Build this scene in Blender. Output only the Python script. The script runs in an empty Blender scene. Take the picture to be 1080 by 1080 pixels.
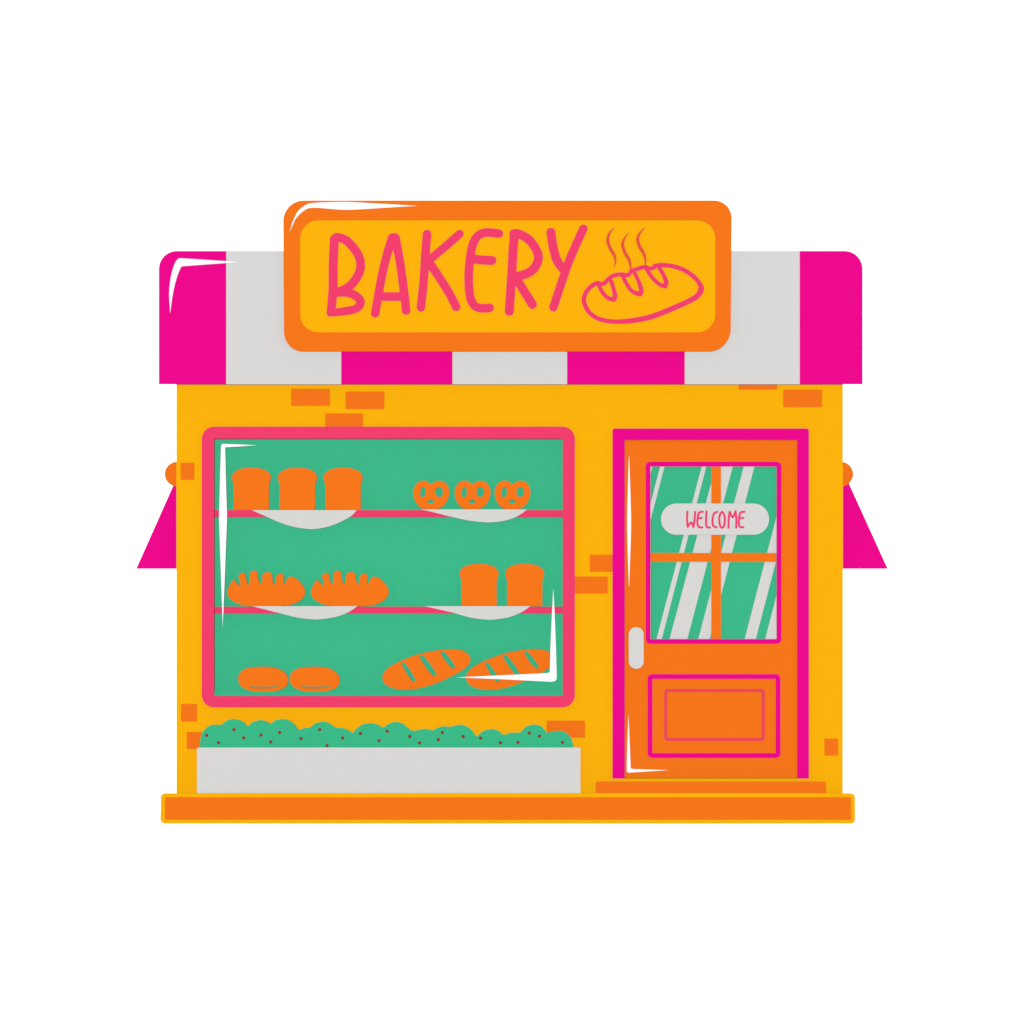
import bpy, math
from mathutils import Vector

# ------------------------------------------------------------------ scene
scn = bpy.context.scene
COL = scn.collection
scn.render.engine = 'CYCLES'
scn.view_settings.view_transform = 'Standard'
scn.view_settings.look = 'None'
scn.view_settings.exposure = 0
scn.view_settings.gamma = 1

S = 175.0                      # measured scale: drawing units per metre
ZC = (868 - 540) / S           # height of the optical axis above the ground

def X(u): return (u - 540.0) / S
def Z(v): return ZC + (540.0 - v) / S
def L(p): return p / S

# ------------------------------------------------------------------ materials
LIGHT = 11.18                   # how bright the front lighting is on a white wall

def lin(h):
    out = []
    for i in (0, 2, 4):
        c = int(h[i:i + 2], 16) / 255
        out.append(c / 12.92 if c <= 0.04045 else ((c + 0.055) / 1.055) ** 2.4)
    return out

def paint(name, hexcol, gain=1.0, albedo=None, rgbgain=(1, 1, 1)):
    m = bpy.data.materials.new(name)
    m.use_nodes = True
    nt = m.node_tree
    nt.nodes.clear()
    out = nt.nodes.new('ShaderNodeOutputMaterial')
    d = nt.nodes.new('ShaderNodeBsdfDiffuse')
    c = albedo or [a * g * gain / LIGHT for a, g in zip(lin(hexcol), rgbgain)]
    tc = nt.nodes.new('ShaderNodeTexCoord')
    n = nt.nodes.new('ShaderNodeTexNoise')
    n.inputs['Scale'].default_value = 22
    n.inputs['Detail'].default_value = 4
    mx = nt.nodes.new('ShaderNodeMix')
    mx.data_type = 'RGBA'
    mx.inputs['A'].default_value = [x * 0.985 for x in c] + [1]
    mx.inputs['B'].default_value = [x * 1.015 for x in c] + [1]
    nt.links.new(tc.outputs['Object'], n.inputs['Vector'])
    nt.links.new(n.outputs['Fac'], mx.inputs['Factor'])
    nt.links.new(mx.outputs['Result'], d.inputs['Color'])
    nt.links.new(d.outputs['BSDF'], out.inputs['Surface'])
    return m

PINK = paint('magenta_paint', 'ED0A8D')
ORANGE = paint('orange_paint', 'F6761B')
YELLOW = paint('yellow_paint', 'FBB20D', 1.015)
DISPLAY = paint('display_green', '3EB98A', 1.04)
CORAL = paint('coral_paint', 'F13F6D')
GREEN = paint('green_paint', '3EB98A')
GREY = paint('pale_grey_paint', 'D9D8D6')
WHITE = paint('white_gleam', 'FFFFFF', gain=1.03)  # painted highlights: thin white strips on window glass, door, awning and sign
STEAM = paint('steam_red', 'E7553F')
TRIMRED = paint('trim_red', 'EE4660')
CRUST = paint('bread_crust', 'F6761B', 1.03)
LEAF = paint('hedge_leaf', '3BBA88')
BERRY = paint('berry_red', '9A3428')
GROUNDM = paint('white_ground', 'FFFFFF', albedo=[0.93, 0.93, 0.93])
ROOFM = paint('roof_grey', 'BDBBB8')

def glass(name):
    m = bpy.data.materials.new(name)
    m.use_nodes = True
    nt = m.node_tree
    nt.nodes.clear()
    out = nt.nodes.new('ShaderNodeOutputMaterial')
    t = nt.nodes.new('ShaderNodeBsdfTransparent')
    t.inputs['Color'].default_value = (0.995, 0.998, 0.996, 1)
    nt.links.new(t.outputs[0], out.inputs['Surface'])
    return m
GLASS = glass('clear_glass')

# ------------------------------------------------------------------ 2-D outline helpers (in measured drawing units)
def rrect(x0, y0, x1, y1, r=0, seg=8):
    """rounded rectangle; r = radius or (tl, tr, br, bl)"""
    rs = r if isinstance(r, (tuple, list)) else (r, r, r, r)
    pts = []
    for (cx, cy, sx, sy, a0, rr) in ((x0, y0, 1, 1, 180, rs[0]), (x1, y0, -1, 1, 270, rs[1]),
                                     (x1, y1, -1, -1, 0, rs[2]), (x0, y1, 1, -1, 90, rs[3])):
        if rr <= 0:
            pts.append((cx, cy))
            continue
        ox, oy = cx + sx * rr, cy + sy * rr
        for k in range(seg + 1):
            a = math.radians(a0 + 90 * k / seg)
            pts.append((ox + rr * math.cos(a), oy + rr * math.sin(a)))
    return pts

def spline(pts, n=8, closed=False):
    """Catmull-Rom through tuples of any length"""
    out = []
    N = len(pts)
    rng = range(N if closed else N - 1)
    for i in rng:
        if closed:
            p = [pts[(i + k) % N] for k in (-1, 0, 1, 2)]
        else:
            p = [pts[max(0, i - 1)], pts[i], pts[i + 1], pts[min(N - 1, i + 2)]]
        for k in range(n):
            t = k / n
            out.append(tuple(0.5 * (2 * b + (c - a) * t + (2 * a - 5 * b + 4 * c - d) * t * t + (3 * b - a - 3 * c + d) * t ** 3)
                             for a, b, c, d in zip(*p)))
    if not closed:
        out.append(tuple(pts[-1]))
    return out

def shift(pts, dx=0, dy=0): return [(p[0] + dx, p[1] + dy) for p in pts]
def zm(pts, x0, y0, f): return [(x0 + p[0] / f, y0 + p[1] / f) + tuple(q / f for q in p[2:]) for p in pts]

# ------------------------------------------------------------------ mesh builder
class MB:
    def __init__(self):
        self.v, self.f, self.m, self.mats, self.sm = [], [], [], [], []

    def _mi(self, mat):
        if mat not in self.mats: self.mats.append(mat)
        return self.mats.index(mat)

    def add(self, verts, faces, mat, smooth=False):
        o, mi = len(self.v), self._mi(mat)
        self.v += [tuple(p) for p in verts]
        for f in faces:
            self.f.append([o + i for i in f]); self.m.append(mi); self.sm.append(smooth)
        return self

    def box(self, u0, v0, u1, v1, yf, yb, mat, fall=0.0):
        """box spanning drawing-unit rectangle u0..u1, v0..v1 (v downwards) and depth yf..yb in metres"""
        x0, x1, z0, z1 = X(u0), X(u1), Z(v1), Z(v0)
        vs = [(x0, yf, z0), (x1, yf, z0), (x1, yb, z0), (x0, yb, z0), (x0, yf, z1), (x1, yf, z1), (x1, yb, z1 - fall * (yb - yf)), (x0, yb, z1 - fall * (yb - yf))]
        fs = [(0, 3, 2, 1), (4, 5, 6, 7), (0, 1, 5, 4), (1, 2, 6, 5), (2, 3, 7, 6), (3, 0, 4, 7)]
        return self.add(vs, fs, mat)

    def shape(self, outlines, yf, yb, mat, bevel=0.0, bres=2, fall=0.0, rise=0.0):
        """outline with holes, extruded between depths yf (front) and yb (back), with a rounded edge"""
        if outlines and not isinstance(outlines[0], list): outlines = [outlines]
        cu = bpy.data.curves.new('outline', 'CURVE')
        cu.dimensions = '2D'
        cu.fill_mode = 'BOTH'
        half = (yb - yf) / 2
        bevel = min(bevel, half * 0.95)
        cu.extrude = half - bevel
        cu.bevel_depth = bevel
        cu.bevel_resolution = bres
        cu.offset = -bevel
        for o in outlines:
            sp = cu.splines.new('POLY')
            sp.points.add(len(o) - 1)
            for p, q in zip(sp.points, o):
                p.co = (X(q[0]), Z(q[1]), 0, 1)
            sp.use_cyclic_u = True
        ob = bpy.data.objects.new('outline', cu)
        COL.objects.link(ob)
        dg = bpy.context.evaluated_depsgraph_get()
        me = bpy.data.meshes.new_from_object(ob.evaluated_get(dg))
        yc = (yf + yb) / 2
        vs = [(v.co.x, yc - v.co.z, v.co.y) for v in me.vertices]
        if fall or rise:           # tops that fall, undersides that rise, a little towards the back (keeps their shaded faces out of view)
            zm_ = (min(q[2] for q in vs) + max(q[2] for q in vs)) / 2
            vs = [(q[0], q[1], q[2] - fall * (q[1] - yf) if q[2] > zm_ else q[2] + rise * (q[1] - yf)) for q in vs]
        fs = [list(p.vertices) for p in me.polygons]
        self.add(vs, fs, mat)
        bpy.data.objects.remove(ob); bpy.data.curves.remove(cu); bpy.data.meshes.remove(me)
        return self

    def stroke(self, pts, yf, yb, mat, width=None, n=7, cap=True):
        """a drawn line of round-ended, varying width: points (u, v[, w])"""
        P = [p if len(p) == 3 else (p[0], p[1], width) for p in pts]
        P = spline(P, n) if len(P) > 2 else P
        ring = []
        N = len(P)
        lr = []
        for i in range(N):
            a, b = P[max(0, i - 1)], P[min(N - 1, i + 1)]
            dx, dy = b[0] - a[0], b[1] - a[1]
            l = math.hypot(dx, dy) or 1
            nx, ny = -dy / l, dx / l
            w = P[i][2] / 2
            lr.append(((P[i][0] + nx * w, P[i][1] + ny * w), (P[i][0] - nx * w, P[i][1] - ny * w), (dx / l, dy / l)))
        left = [q[0] for q in lr]; right = [q[1] for q in lr]
        def capping(c, d, w, s):
            out = []
            a0 = math.atan2(d[1], d[0])
            for k in range(1, 8):
                a = a0 + s * math.pi / 2 - s * math.pi * k / 8
                out.append((c[0] + math.cos(a) * w / 2, c[1] + math.sin(a) * w / 2))
            return out
        endc = capping(P[-1], lr[-1][2], P[-1][2], 1) if cap else []
        d0 = lr[0][2]
        startc = capping(P[0], (-d0[0], -d0[1]), P[0][2], 1) if cap else []
        outline = left + endc + right[::-1] + startc
        M_ = len(outline)
        vs = [(X(p[0]), yf, Z(p[1])) for p in outline] + [(X(p[0]), yb, Z(p[1])) for p in outline]
        fs = []
        ri = lambda i: N + len(endc) + (N - 1 - i)
        for i in range(N - 1):
            fs.append((i, i + 1, ri(i + 1), ri(i)))
        if endc:
            fs.append([N - 1] + list(range(N, N + len(endc))) + [ri(N - 1)])
            fs.append([ri(0)] + list(range(2 * N + len(endc), M_)) + [0])
        fs += [[j + M_ for j in f[::-1]] for f in fs]
        for i in range(M_):
            j = (i + 1) % M_
            fs.append((i, i + M_, j + M_, j))
        return self.add(vs, fs, mat)

    def cyl_y(self, u, v, r, yf, yb, mat, seg=40):
        vs, fs = [], []
        for y in (yf, yb):
            for k in range(seg):
                a = 2 * math.pi * k / seg
                vs.append((X(u) + L(r) * math.cos(a), y, Z(v) + L(r) * math.sin(a)))
        fs.append(list(range(seg)))
        fs.append(list(range(2 * seg - 1, seg - 1, -1)))
        for k in range(seg):
            j = (k + 1) % seg
            fs.append((k, k + seg, j + seg, j))
        return self.add(vs, fs, mat)

    def build(self, name, parent=None, loc=None):
        """link as one mesh object; local origin = loc (own) or the parent's world origin"""
        org = Vector(loc) if loc is not None else (Vector(parent['_w']) if parent is not None else Vector((0, 0, 0)))
        me = bpy.data.meshes.new(name)
        me.from_pydata([tuple(Vector(p) - org) for p in self.v], [], self.f)
        for m in self.mats: me.materials.append(m)
        for p, mi, s in zip(me.polygons, self.m, self.sm):
            p.material_index = mi; p.use_smooth = s
        me.validate()
        import bmesh
        bm = bmesh.new(); bm.from_mesh(me)
        bmesh.ops.recalc_face_normals(bm, faces=bm.faces)
        bm.to_mesh(me); bm.free()
        me.update()
        o = bpy.data.objects.new(name, me)
        COL.objects.link(o)
        if parent is not None:
            o.parent = parent
            o.location = org - Vector(parent['_w'])
        else:
            o.location = org
        o['_w'] = tuple(org)
        return o

def tag(o, label=None, cat=None, group=None, kind=None):
    if label: o['label'] = label
    if cat: o['category'] = cat
    if group: o['group'] = group
    if kind: o['kind'] = kind
    return o

def thing(name, loc, label, cat, group=None):
    o = bpy.data.objects.new(name, None)
    o.empty_display_size = 0.1
    o.location = loc
    o['_w'] = tuple(loc)
    COL.objects.link(o)
    return tag(o, label, cat, group)

# ------------------------------------------------------------------ setting: plain white ground
g = MB()
g.add([(-1500, -400, 0), (1500, -400, 0), (1500, 3000, 0), (-1500, 3000, 0)], [(0, 1, 2, 3)], GROUNDM)
tag(g.build('ground'), kind='structure')

# ------------------------------------------------------------------ the shop building
shop = thing('bakery_shop', (X(537), 1.3, 0),
             'small yellow bakery shop with orange bricks, a wide display window and an orange door', 'shop')

# walls: front with openings, side, back; accent bricks stand 4 mm proud of the plaster
w = MB()
w.shape([rrect(186, 272, 889, 868), rrect(219, 456, 600, 740), rrect(652, 458, 847, 821)], 0.0, 0.18, YELLOW)
w.box(186, 272, 198, 868, 0.18, 2.6, YELLOW)
w.box(877, 272, 889, 868, 0.18, 2.6, YELLOW)
w.box(198, 272, 877, 868, 2.48, 2.6, YELLOW)
for (a, b, c, d) in ((307, 410, 348, 428), (364.5, 413, 405.5, 431.5), (343, 436, 383, 452), (779, 400, 819.5, 411),
                     (826, 411, 867, 429.5), (190.5, 488, 205, 506), (190.8, 742.5, 208, 761), (197, 772, 216, 790),
                     (576.5, 760, 617, 778), (622, 585, 650, 603), (603, 608, 641, 626), (869.5, 779, 884, 797)):
    w.shape(rrect(a, b, c, d, 1), -0.005, 0.004, ORANGE)
# and a few on the flanks, as the front shows them turning no corner
w.build('wall', shop)

r = MB()
r.box(200, 278, 875, 290, 0.19, 2.47, ROOFM)
r.build('roof', shop)

p = MB()
p.shape(rrect(170, 836, 901.3, 868, 5), -0.14, -0.003, YELLOW, fall=0.03)
p.shape(rrect(174.5, 840.3, 897, 864, 1), -0.146, -0.139, ORANGE)
p.build('plinth', shop)

st = MB()
st.shape(rrect(628.5, 824, 870.8, 836, 1.2), -0.125, -0.002, ORANGE, fall=0.03)
st.build('door_step', shop)

# display window: frame > back_panel, shelf (two), pane
f = MB()
f.shape([rrect(213, 450, 606.3, 746, 13), rrect(226, 462.7, 593.6, 734)], -0.045, 0.02, CORAL)
dw = f.build('display_window', shop)
BACK = 0.125
b = MB()
b.box(222, 458, 598, 738, BACK, BACK + 0.02, DISPLAY)
b.box(222, 458, 226, 738, 0.021, BACK, DISPLAY)
b.box(593.6, 458, 598, 738, 0.021, BACK, DISPLAY)
b.box(226, 458, 593.6, 462.7, 0.021, BACK, DISPLAY)
b.box(226, 729.8, 593.6, 738, 0.021, BACK, DISPLAY, 0.03)
b.build('back_panel', dw)
for v in (538, 640):
    s = MB()
    s.box(226.2, v, 593.4, v + 7.3, 0.03, BACK - 0.001, CORAL)
    s.build('shelf', dw)
pn = MB()
pn.box(226.1, 462.8, 593.5, 733.9, -0.012, -0.008, GLASS)
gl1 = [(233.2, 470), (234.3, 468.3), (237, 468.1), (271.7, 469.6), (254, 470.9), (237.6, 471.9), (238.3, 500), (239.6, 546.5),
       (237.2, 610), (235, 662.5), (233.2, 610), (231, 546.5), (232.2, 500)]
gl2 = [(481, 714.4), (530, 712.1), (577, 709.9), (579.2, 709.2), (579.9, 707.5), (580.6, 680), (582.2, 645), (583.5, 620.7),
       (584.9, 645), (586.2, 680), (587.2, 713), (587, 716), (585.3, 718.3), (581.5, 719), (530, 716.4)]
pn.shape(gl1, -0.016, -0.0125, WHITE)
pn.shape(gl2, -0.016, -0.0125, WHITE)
pn.build('pane', dw)

# door frame, door
f = MB()
f.shape([(646, 821)] + rrect(646, 452, 853, 821, (2.5, 2.5, 0, 0))[0:-2] + [(853, 821), (841, 821), (841, 464), (658.6, 464), (658.6, 821)],
        -0.04, 0.03, PINK)
f.build('door_frame', shop)

d = MB()
d.shape([rrect(658.8, 464.2, 840.8, 820.6), rrect(684, 490, 821, 676)], -0.012, 0.04, ORANGE)
d.stroke([(663.4, 481, .2), (662.7 + .7, 505, 1.9), (663.5, 551, 4.2), (663.4, 590, 2.2), (663.4, 619, .2)], -0.016, -0.011, WHITE, cap=False)
d.shape([(662.8, 753.2), (664.2, 785), (665.2, 810.2), (667.5, 811), (705.2, 812.1), (680, 813.8), (663.6, 814.9), (661.8, 814.4), (660.9, 812.5), (661.5, 785)],
        -0.016, -0.011, WHITE)
door = d.build('door', shop)
t = MB()
t.shape([rrect(681, 487, 824, 679, 5), rrect(686, 492, 819, 674, .6)], -0.026, -0.0125, PINK)
t.build('window_trim', door)
m = MB()
m.box(750.2, 492.2, 760.4, 673.8, -0.014, -0.002, ORANGE)
m.box(686.2, 583.2, 750.1, 592.6, -0.014, -0.002, ORANGE)
m.box(760.5, 583.2, 818.8, 592.6, -0.014, -0.002, ORANGE)
m.build('glazing_bar', door)
t = MB()
t.shape([rrect(683, 711, 823, 799.3, 5), rrect(688, 716, 818, 794.3, .6)], -0.022, -0.0125, PINK)
t.shape([rrect(700.7, 726.7, 806.5, 781.3, 3), rrect(703.7, 729.7, 803.5, 778.3, 1)], -0.020, -0.0125, TRIMRED)
t.build('panel_trim', door)
h = MB()
h.shape(rrect(663, 661.3, 678.8, 705.3, 7.8), -0.045, -0.0125, GREY, 0.002)
h.build('handle', door)

# pane of the door with painted reflections, pale diagonal bands laid over the glass
def clip(poly, x0, y0, x1, y1):
    def cut(pl, inside, inter):
        out = []
        for i in range(len(pl)):
            a, c = pl[i - 1], pl[i]
            if inside(c):
                if not inside(a): out.append(inter(a, c))
                out.append(c)
            elif inside(a): out.append(inter(a, c))
        return out
    def ix(k): return lambda a, c: (k, a[1] + (c[1] - a[1]) * (k - a[0]) / (c[0] - a[0]))
    def iy(k): return lambda a, c: (a[0] + (c[0] - a[0]) * (k - a[1]) / (c[1] - a[1]), k)
    for ins, it in ((lambda q: q[0] >= x0, ix(x0)), (lambda q: q[0] <= x1, ix(x1)), (lambda q: q[1] >= y0, iy(y0)), (lambda q: q[1] <= y1, iy(y1))):
        if poly: poly = cut(poly, ins, it)
    return poly
pn = MB()
pn.box(684.2, 490.2, 820.8, 675.8, 0.004, 0.012, GREEN)
Fz = 4.154
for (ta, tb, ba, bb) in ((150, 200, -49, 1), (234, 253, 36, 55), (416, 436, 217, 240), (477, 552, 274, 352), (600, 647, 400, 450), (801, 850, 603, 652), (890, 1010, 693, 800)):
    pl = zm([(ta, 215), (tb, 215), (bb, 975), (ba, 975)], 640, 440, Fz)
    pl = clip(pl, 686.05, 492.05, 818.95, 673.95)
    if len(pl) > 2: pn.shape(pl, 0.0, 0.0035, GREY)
pn.build('pane', door)

# ------------------------------------------------------------------ welcome sign on the door
ws = thing('welcome_sign', (X(754), -0.03, Z(564)), 'small pale grey rounded sign reading WELCOME on the glass of the orange door', 'sign')
b = MB()
b.shape(rrect(697, 531, 811, 564, 16.4, 12), -0.034, -0.0148, GREY)
b.build('sign_plate', ws)
t = MB()
k = 0
for pts in ([(290, 162), (287, 230), (293, 296)], [(293, 296), (322, 258), (343, 298)], [(343, 298), (352, 240), (359, 165)],
            [(427, 165), (395, 170), (381, 210), (378, 260), (388, 296), (421, 302)], [(382, 222), (416, 218)],
            [(458, 160), (454, 230), (458, 293), (488, 303)],
            [(550, 165), (523, 180), (510, 235), (516, 285), (546, 302)],
            [(594, 163), (573, 195), (570, 250), (580, 295), (594, 304)], [(594, 163), (612, 190), (618, 240), (610, 290), (594, 304)],
            [(650, 304), (652, 230), (660, 163)], [(660, 163), (686, 212), (712, 160)], [(712, 160), (719, 230), (717, 303)],
            [(790, 165), (757, 170), (744, 210), (741, 262), (750, 296), (781, 300)], [(745, 222), (779, 218)]):
    t.stroke([q + (17,) for q in pts] if False else zm([q + (18,) for q in pts], 690, 520, 8.308), -0.037 - 0.0003 * k, -0.0335, CORAL)
    k = (k + 1) % 4
t.build('lettering', ws)

# ------------------------------------------------------------------ front awning: striped canopy
AF = -0.10
aw = MB()
cols = [(168, 239, PINK), (239, 360, GREY), (360, 477.3, PINK), (477.3, 598, GREY), (598, 722, PINK), (722, 843, GREY), (843, 909.3, PINK)]
for i, (a, c, mt) in enumerate(cols):
    rad = (19, 0, 0, 0) if i == 0 else ((0, 19, 0, 0) if i == 6 else 0)
    aw.shape(rrect(a + .0, 265, c, 405.5, rad, 12), AF, -0.006, mt, rise=0.03)
hl = spline([(180, 330.5), (178.9, 310), (180.7, 292.5), (184.5, 279), (188, 273.7), (191, 272.7)], 5) + \
     [(215, 274.2), (253.7, 276.7), (225, 278.7)] + spline([(194, 281), (191, 282.8), (186.3, 295), (182.4, 312), (180, 330.5)], 5)[:-1]
aw.shape(hl, AF - 0.004, AF + 0.002, WHITE)
tag(aw.build('awning', loc=(X(538), -0.06, Z(405.5))), 'broad awning in magenta and pale grey stripes across the top of the shop front', 'awning')

# ------------------------------------------------------------------ shop sign
SF = -0.165
sg = thing('shop_sign', (X(535), -0.16, Z(371)), 'orange framed yellow sign reading BAKERY with a steaming loaf drawn on it', 'sign')
outer = []
for (x, y) in rrect(299, 212, 771.5, 371, (22, 19, 23, 20), 12):
    tt = (y - 212) / 159
    outer.append((x + (1.2 * tt if x < 535 else -1.5 * tt), y))
inner = rrect(317, 233, 754, 351, 19, 12)
f = MB()
f.shape([outer, inner], SF, AF - 0.002, ORANGE, rise=0.03)
hl = [(306, 245.3)] + spline([(308.5, 236), (314, 224.3), (321.5, 217.8), (331, 214.7), (364.5, 213.6), (398.5, 215.3)], 5) + [(441, 217.7)] + \
     spline([(398.5, 220.3), (364.5, 222), (331, 219.8), (320.5, 223.3), (312, 231.7)], 5)
f.shape(hl, SF - 0.004, SF + 0.003, WHITE)
f.build('frame', sg)
b = MB()
b.shape(inner, SF + 0.006, AF - 0.004, YELLOW)
b.build('panel', sg)
LF, LB = SF - 0.001, SF + 0.008
za = lambda pts, wd: zm([(q[0], q[1], 1.06 * (q[2] if len(q) == 3 else wd)) for q in pts], 340, 220, 4.909)
zb = lambda pts, wd: zm([(q[0], q[1], 1.06 * (q[2] if len(q) == 3 else wd)) for q in pts], 540, 200, 4.5)
letters = [
    [za([(64, 160), (58, 300), (57, 420), (47, 534, 42)], 44),
     za([(74, 152), (104, 157), (142, 182), (186, 240), (200, 298), (184, 352), (145, 402), (100, 428), (62, 434)], 43),
     za([(62, 437), (130, 437), (178, 457), (200, 487, 42), (178, 519, 40), (120, 533, 40), (42, 542, 36)], 42)],
    [za([(366, 156, 50), (336, 240), (306, 370), (275, 544)], 42),
     za([(376, 156, 50), (396, 240), (416, 370), (435, 530)], 42), za([(304, 458), (422, 458)], 42)],
    [za([(543, 135), (535, 230), (526, 370), (511, 514)], 42), za([(711, 134), (640, 197), (550, 272)], 40),
     za([(555, 282), (608, 362), (660, 445), (693, 511)], 42)],
    [za([(914, 132), (845, 127), (802, 148), (776, 200), (762, 290), (758, 380), (766, 460), (787, 503), (822, 518), (867, 516)], 42),
     za([(770, 261), (815, 268), (878, 271)], 44)],
    [za([(994, 140), (988, 210), (980, 350), (968, 534)], 44),
     zb([(8, 212), (35, 214), (86, 246), (124, 312), (112, 366), (76, 398), (18, 416)], 40),
     zb([(18, 420), (60, 488), (97, 547)], 40)],
    [zb([(184, 205), (195, 275), (214, 340), (246, 384)], 40), zb([(338, 188), (268, 348), (196, 560)], 38)],
]
for lt in letters:
    m = MB()
    for i, sp in enumerate(lt):
        m.stroke(sp, LF - 0.0002 * i, LB, CORAL)
    m.build('letter', sg)
m = MB()
zl = lambda pts, wd: zm([(q[0], q[1], 1.12 * (q[2] if len(q) == 3 else wd)) for q in pts], 600, 230, 6.75)
m.stroke(zl([(608, 345), (650, 338), (730, 345), (810, 370), (880, 415), (925, 465), (939, 508, 36), (915, 553, 36), (860, 590, 34), (750, 640, 34), (600, 700, 34),
             (460, 731, 33), (330, 740), (220, 723), (150, 680), (115, 625), (106, 575), (125, 525), (165, 483), (205, 465)], 28), LF, LB, CORAL)
m.stroke(zl([(205, 466), (245, 472), (272, 445), (310, 416), (365, 404), (420, 409), (443, 382), (490, 364), (540, 351), (565, 362), (595, 360), (616, 343)], 26), LF - .0003, LB, CORAL)
for q in ([(212, 482), (240, 535), (275, 570), (318, 583, 30), (327, 555, 30), (315, 500), (298, 450)],
          [(382, 420), (415, 480), (450, 525), (504, 545, 30), (514, 518, 30), (495, 455), (468, 398)],
          [(548, 362), (590, 425), (640, 473), (683, 488, 30), (691, 462, 30), (670, 405), (636, 350)]):
    m.stroke(zl(q[:4], 25), LF - .0006, LB, CORAL)
    m.stroke(zl(q[3:], 25), LF - .0008, LB, CORAL)
for q in ([(327, 70, 2), (290, 108, 13), (275, 160, 20), (292, 217, 21), (320, 265, 20), (330, 305, 12), (320, 357, 2)],
          [(430, 105, 2), (396, 145, 12), (381, 195, 20), (398, 250, 21), (426, 300, 20), (437, 340, 14), (437, 372, 8)],
          [(542, 70, 2), (505, 108, 13), (488, 155, 20), (502, 207, 21), (530, 255, 20), (543, 300, 13), (540, 342, 6)]):
    m.stroke(zl(q, 20), LF - .0009, LB, STEAM, cap=False)
m.build('loaf_drawing', sg)

# ------------------------------------------------------------------ side awnings: roller and sloping cover on each flank
def side_awning(sgn, label):
    u = 186 if sgn < 0 else 889
    rt = thing('side_awning', (X(u), 0.6, Z(600)), label, 'awning', 'side awnings on the flanks of the shop')
    c = MB()
    tip = 143 if sgn < 0 else 936.9
    topu = 186 if sgn < 0 else 889
    tri = [(topu - sgn * -0.2, 504 if sgn < 0 else 495), (tip, 600), (topu - sgn * -0.2, 600)]
    c.shape(tri, 0.10, 1.4, PINK)
    c.build('cover', rt)
    r = MB()
    cu = 186.4 if sgn < 0 else 887.2
    y0, y1, n = 0.085, 1.415, 40
    r.cyl_y(cu, 500, 13.1, y0, y1, ORANGE)
    r.build('roller', rt)
side_awning(-1, 'magenta sloping side awning with an orange round end, on the flank beside the display window')
side_awning(1, 'magenta sloping side awning with an orange round end, on the flank beside the door')

# ------------------------------------------------------------------ planter and hedge
b = MB()
# open trough: front, back, two ends and bottom
b.box(208.3, 788, 612, 836, -0.125, -0.113, GREY, 0.03)
b.box(208.3, 788, 612, 836, -0.014, -0.006, GREY)
b.box(208.3, 788, 211.3, 836, -0.1129, -0.0141, GREY)
b.box(609, 788, 612, 836, -0.1129, -0.0141, GREY)
b.box(211.3, 832, 609, 836, -0.1129, -0.0141, GREY)
tag(b.build('planter_box', loc=(X(410), -0.065, Z(836))), 'long plain pale grey planter box below the display window', 'planter')

prof = zm([(32, 200), (35, 160), (45, 120), (75, 86), (110, 73), (153, 73), (180, 52), (215, 42), (255, 49), (280, 62), (297, 82), (325, 60),
           (365, 48), (400, 55), (425, 67), (450, 50), (490, 42), (530, 51), (560, 75), (582, 101), (610, 92), (645, 88), (670, 68),
           (715, 57), (755, 68), (785, 89), (820, 92), (855, 103), (879, 118), (900, 98), (935, 73), (985, 65), (1025, 76), (1047, 89)], 205, 750, 5.268)
prof += zm([(10, 80), (35, 65), (68, 58), (105, 68), (130, 88), (155, 106), (185, 104), (230, 96), (270, 104), (300, 90), (335, 82), (370, 85),
            (415, 74), (455, 81), (490, 105), (515, 138), (545, 112), (595, 98), (635, 107), (667, 130), (700, 118), (755, 116), (790, 84),
            (835, 73), (875, 84), (905, 116), (930, 112), (970, 107), (1010, 118), (1040, 150), (1055, 200)], 405, 750, 5.268)
cusps = {10, 14, 19, 28, 33, 49, 53, 59}
def smooth_prof(pr):
    out = []
    seg = [0]
    for i, q in enumerate(pr):
        pass
    return spline(pr, 5)
pp = smooth_prof(prof)
hd = thing('hedge', (X(408), -0.065, Z(788)), 'low scalloped green hedge dotted with red berries, growing in the grey planter', 'hedge')
m = MB()
NS = 16
vs, fs = [], []
yc, dep = -0.0635, 0.049
zb0 = Z(790)
def sec(h, k):                 # clipped flat at the front, rounded away to the back
    if k == 0: return yc - dep, zb0
    a = math.pi / 2 * (k - 1) / (NS - 1)
    return yc - dep + 2 * dep * math.sin(a), zb0 + h * math.cos(a) ** 0.6 if k < NS else zb0
for (u, v) in pp:
    h = max(0.004, Z(v) - zb0)
    for k in range(NS + 1):
        y, z = sec(h, k)
        vs.append((X(u), y, z))
n1 = NS + 1
for i in range(len(pp) - 1):
    for k in range(NS):
        fs.append((i * n1 + k, (i + 1) * n1 + k, (i + 1) * n1 + k + 1, i * n1 + k + 1))
fs.append(list(range(n1))); fs.append(list(range((len(pp) - 1) * n1, len(pp) * n1)))
m.add(vs, fs, LEAF)
m.build('foliage', hd)
def top_at(u):
    for a, c in zip(pp, pp[1:]):
        if a[0] <= u <= c[0] and c[0] > a[0]:
            return a[1] + (c[1] - a[1]) * (u - a[0]) / (c[0] - a[0])
    return 775
spots = zm([(70, 133), (222, 101), (136, 173), (276, 147), (372, 131), (426, 169), (476, 117), (594, 151), (698, 101), (738, 190), (825, 147),
            (924, 122), (1027, 162), (1072, 110)], 205, 750, 5.268)
spots += zm([(144, 139), (198, 175), (302, 157), (325, 117), (440, 139), (537, 148), (647, 174), (744, 172), (807, 120), (864, 137), (992, 172)], 405, 750, 5.268)
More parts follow.
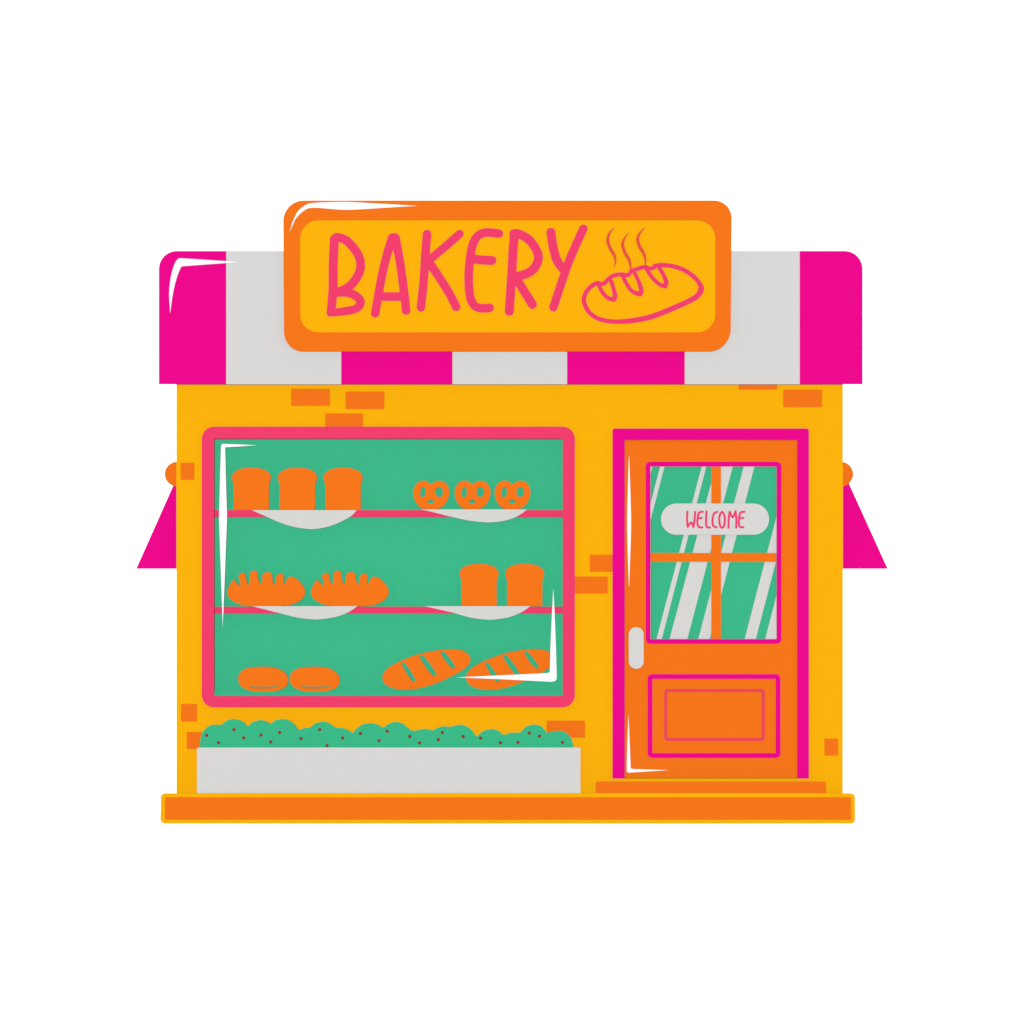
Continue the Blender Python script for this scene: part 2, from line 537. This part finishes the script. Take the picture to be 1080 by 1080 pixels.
# berry mesh once, then copies
def berry_mesh():
    m = MB(); vs = [(0, 0, 1)]; R_ = L(1.75); seg, rg = 12, 7
    for i in range(1, rg):
        for k in range(seg):
            a, bq = math.pi * i / rg, 2 * math.pi * k / seg
            vs.append((math.sin(a) * math.cos(bq), math.sin(a) * math.sin(bq), math.cos(a)))
    vs.append((0, 0, -1)); fs = []
    for k in range(seg):
        j = (k + 1) % seg
        fs.append((0, 1 + k, 1 + j)); last = 1 + (rg - 2) * seg
        fs.append((len(vs) - 1, last + j, last + k))
        for i in range(rg - 2):
            a0 = 1 + i * seg
            fs.append((a0 + k, a0 + seg + k, a0 + seg + j, a0 + j))
    m.add([(x * R_, y * R_ * .7, z * R_) for x, y, z in vs], fs, BERRY, True)
    return m
first = berry_mesh().build('berry', hd, loc=(0, 0, 0))
for i, (u, v) in enumerate(spots):
    o = first if i == 0 else first.copy()
    if i: COL.objects.link(o); o.parent = hd
    y = yc - dep
    o.location = Vector((X(u), y - 0.002, Z(v))) - Vector(hd['_w'])

# ------------------------------------------------------------------ cloths hanging over the shelf edges
cl = [
    ([(265.5, 538), (280.7, 544.8), (295.6, 551.3), (309.4, 555.6), (323, 557.7), (331, 558), (342, 556.5), (354, 552.8), (364.4, 547.8), (371, 543.6), (376.3, 538)],
     538, 'pale grey cloth hanging in a deep curve below the three square loaves'),
    ([(443.5, 537.2), (457, 540.2), (475.6, 545), (494, 549), (507, 550.6), (516, 551), (528, 550), (540.4, 546.8), (549, 542.4), (556, 537.2)],
     537.2, 'pale grey cloth hanging from the top shelf below the three pretzels'),
    ([(265.5, 639.3), (291.5, 645.8), (311.9, 651), (325, 652.8), (337, 653.2), (354.6, 650.5), (367.5, 645.6), (376.8, 639.3)],
     639.3, 'pale grey cloth hanging from the lower shelf below the two scored loaves'),
    ([(447.5, 639.3), (475.6, 645.7), (494, 650.9), (507, 653), (520, 653.5), (536.7, 650.9), (549.6, 645.9), (559.5, 639.3)],
     639.3, 'pale grey cloth hanging from the lower shelf below the two square loaves'),
]
for pts, v, lab in cl:
    m = MB()
    m.shape(spline(pts, 6), 0.021, 0.0265, GREY)
    m.box(pts[0][0] + 2, v, pts[-1][0] - 2, v + (538 - v if v < 539 else 640 - v) - .05 if v not in (538,) else v + .01, 0.0266, 0.1, GREY) if v != 538 else None
    c = (X((pts[0][0] + pts[-1][0]) / 2), 0.022, Z(v))
    tag(m.build('shelf_cloth', loc=c), lab, 'cloth', 'cloths hanging over the shelf edges')

# ------------------------------------------------------------------ breads
YF, YB = 0.034, 0.112
def place(src, du, dv, label, group):
    o = src.copy()
    COL.objects.link(o)
    o.location = Vector(src['_w']) + Vector((L(du), 0, -L(dv)))
    o['_w'] = tuple(o.location)
    o['label'] = label; o['group'] = group
    return o

half = [(0, 493.4), (6, 493.6), (12.5, 495), (17, 497.3), (19.8, 500.5), (20.5, 504), (19.9, 507.5), (18.6, 510.5)]
rt_ = spline(half, 5)
lf = [(265 + a, b) for a, b in rt_] + [(265 + 18.6, 537.2), (265 + 17.8, 538), (265 - 17.8, 538), (265 - 18.6, 537.2)] + [(265 - a, b) for a, b in rt_[::-1]][:-1]
m = MB(); m.shape(lf, YF, YB, CRUST, 0.0015, 1)
G1 = 'square bread loaves in the display window'
loaf = tag(m.build('square_loaf', loc=(X(265), 0.073, Z(538))), 'leftmost of the three square orange loaves on the top shelf', 'bread', G1)
place(loaf, 48.6, 0, 'middle one of the three square orange loaves on the top shelf', G1)
place(loaf, 96.8, 0, 'rightmost of the three square orange loaves on the top shelf, nearest the pretzels', G1)
place(loaf, 240.3, 101.4, 'left one of the two square orange loaves on the lower shelf', G1)
place(loaf, 288.4, 101.4, 'right one of the two square orange loaves on the lower shelf, nearest the door', G1)

# pretzels: one rope in three drawn lengths
G2 = 'pretzels on the top shelf'
m = MB()
zp = lambda pts: zm(pts, 430, 500, 15.43)
ell = lambda cx, cy, rx, ry, rot=0: [(cx + rx * math.cos(t) * math.cos(rot) - ry * math.sin(t) * math.sin(rot),
                                      cy + rx * math.cos(t) * math.sin(rot) + ry * math.sin(t) * math.cos(rot)) for t in [2 * math.pi * k / 24 for k in range(24)]]
po = [(380, 166), (310, 116), (245, 106), (170, 130), (108, 210), (90, 300), (106, 400), (148, 485), (200, 540), (270, 570), (380, 577), (500, 564),
      (572, 525), (632, 450), (668, 355), (674, 270), (648, 190), (590, 128), (520, 108), (445, 122)]
m.shape([zp(spline(po, 4, True)), zp(ell(247, 295, 43, 88, 0.12)), zp(ell(510, 292, 64, 80)), zp(spline([(378, 410), (424, 446), (432, 468), (378, 480), (322, 468), (332, 446)], 4, True))], 0.045, 0.085, CRUST, 0.0015, 1)
pz = tag(m.build('pretzel', loc=(X(454.6), 0.065, Z(537.3))), 'leftmost of the three small orange pretzels on the top shelf', 'pretzel', G2)
place(pz, 43.6, 0, 'middle one of the three small orange pretzels on the top shelf', G2)
place(pz, 85.8, 0, 'rightmost of the three small orange pretzels on the top shelf', G2)

# scored crusty loaves with finger-like cuts along the top
G3 = 'scored loaves on the lower shelf'
sc = [(103, 380), (112, 335), (140, 275), (176, 234), (205, 262), (240, 298), (252, 290), (246, 245), (230, 190), (262, 155), (300, 160), (314, 200), (328, 260), (345, 285), (358, 262),
      (360, 190), (372, 140), (405, 128), (440, 140), (452, 200), (468, 262), (485, 280), (500, 255), (503, 190), (520, 155), (562, 146), (605, 158), (616, 210), (626, 265), (640, 288), (655, 262),
      (660, 210), (675, 175), (712, 165), (748, 178), (748, 220), (744, 262), (752, 284), (768, 262), (785, 220), (812, 200), (850, 200), (905, 232), (962, 295), (988, 350), (985, 405), (950, 455),
      (895, 492), (800, 522), (680, 535), (560, 539), (420, 537), (310, 527), (220, 502), (145, 458), (112, 418)]
m = MB(); m.shape(zm(spline(sc, 3, True), 230, 590, 10.8), YF, YB, CRUST, 0.0015, 1)
sl = tag(m.build('scored_loaf', loc=(X(281), 0.073, Z(640))), 'left one of the two long orange loaves with deep finger-like cuts on the lower shelf', 'bread', G3)
place(sl, 88.2, 0, 'right one of the two long orange loaves with deep finger-like cuts on the lower shelf', G3)

# small buns with a slit near the base
G4 = 'buns at the bottom of the window'
bn = [(55, 240), (62, 195), (95, 155), (155, 130), (230, 122), (300, 120), (380, 124), (440, 140), (490, 170), (522, 210), (530, 250), (518, 295), (480, 328), (420, 347), (350, 356), (290, 358), (220, 355), (150, 342), (95, 315), (65, 280)]
slit = [(166, 303), (230, 309), (300, 310), (370, 308), (434, 301), (424, 312), (360, 322), (300, 324), (235, 323), (178, 313)]
m = MB(); m.shape([zm(spline(bn, 4, True), 245, 690, 9), zm(slit, 245, 690, 9)], YF, YB, CRUST, 0.0015, 1)
bu = tag(m.build('bun', loc=(X(277.5), 0.073, Z(729.8))), 'left one of the two small oval orange buns at the bottom of the window', 'bread', G4)
place(bu, 54.4, 0, 'right one of the two small oval orange buns at the bottom of the window', G4)

# slashed baguettes
G5 = 'slashed batons at the bottom of the window'
bg = [(44, 240), (55, 208), (85, 178), (150, 143), (250, 105), (350, 84), (440, 76), (505, 86), (543, 118), (543, 150), (525, 176), (485, 205), (400, 250), (300, 288), (200, 308), (115, 302), (62, 277)]
def lens(x0, y0, x1, y1, w):
    dx, dy = x1 - x0, y1 - y0
    l = math.hypot(dx, dy); nx, ny = -dy / l, dx / l
    out = []
    for i in range(13):
        t_ = i / 12
        ww = w / 2 * math.sin(math.pi * min(1, max(0, 0.06 + 0.88 * t_))) ** 0.35
        out.append((x0 + dx * t_ + nx * ww, y0 + dy * t_ + ny * ww))
    for i in range(12, -1, -1):
        t_ = i / 12
        ww = w / 2 * math.sin(math.pi * min(1, max(0, 0.06 + 0.88 * t_))) ** 0.35
        out.append((x0 + dx * t_ - nx * ww, y0 + dy * t_ - ny * ww))
    return out
q = lambda pts: zm(pts, 395, 670.6, 5.4)
m = MB(); m.shape([q(spline(bg, 4, True)), q(lens(160, 154, 229, 262, 26)), q(lens(263, 112, 346, 228, 31)), q(lens(383, 92, 453, 184, 29))], YF, YB, CRUST, 0.0015, 1)
bt = tag(m.build('slashed_baton', loc=(X(440), 0.073, Z(729))), 'left one of the two tilted orange batons with three slashes, fully in view', 'bread', G5)
place(bt, 88.2, 0, 'right one of the two tilted orange batons, crossed by the white gleam on the window', G5)

# ------------------------------------------------------------------ clean helper properties
for o in bpy.data.objects:
    if '_w' in o: del o['_w']

# ------------------------------------------------------------------ light: even white sky and a frontal sun
wd = bpy.data.worlds.new('World')
scn.world = wd
wd.use_nodes = True
bgd = wd.node_tree.nodes['Background']
bgd.inputs['Color'].default_value = (1, 1, 1, 1)
bgd.inputs['Strength'].default_value = 1.78
sd = bpy.data.lights.new('sun', 'SUN')
sd.energy = 30.0
sd.angle = math.radians(0.5)
so = bpy.data.objects.new('sun', sd)
so.rotation_euler = (math.radians(89.1), 0, 0)
so.location = (0, -40, 5)
COL.objects.link(so)

for sx in (-1, 1):             # weaker fill lights added to brighten the two flanks of the shop
    fd = bpy.data.lights.new('flank_fill', 'SUN')
    fd.energy = 13.0
    fd.angle = math.radians(0.5)
    fo = bpy.data.objects.new('flank_fill', fd)
    fo.rotation_euler = (0, sx * math.radians(89.5), 0)
    fo.location = (sx * 30, 1, 5)
    COL.objects.link(fo)

# ------------------------------------------------------------------ camera: long lens, square on to the shop front
DIST = 80.0
cd = bpy.data.cameras.new('camera')
cd.sensor_width = 36
cd.lens = 36 * DIST / (1080 / S)
cd.clip_start = 1
cd.clip_end = 6000
co = bpy.data.objects.new('camera', cd)
co.location = (0, -DIST, ZC)
co.rotation_euler = (math.radians(90), 0, 0)
COL.objects.link(co)
scn.camera = co
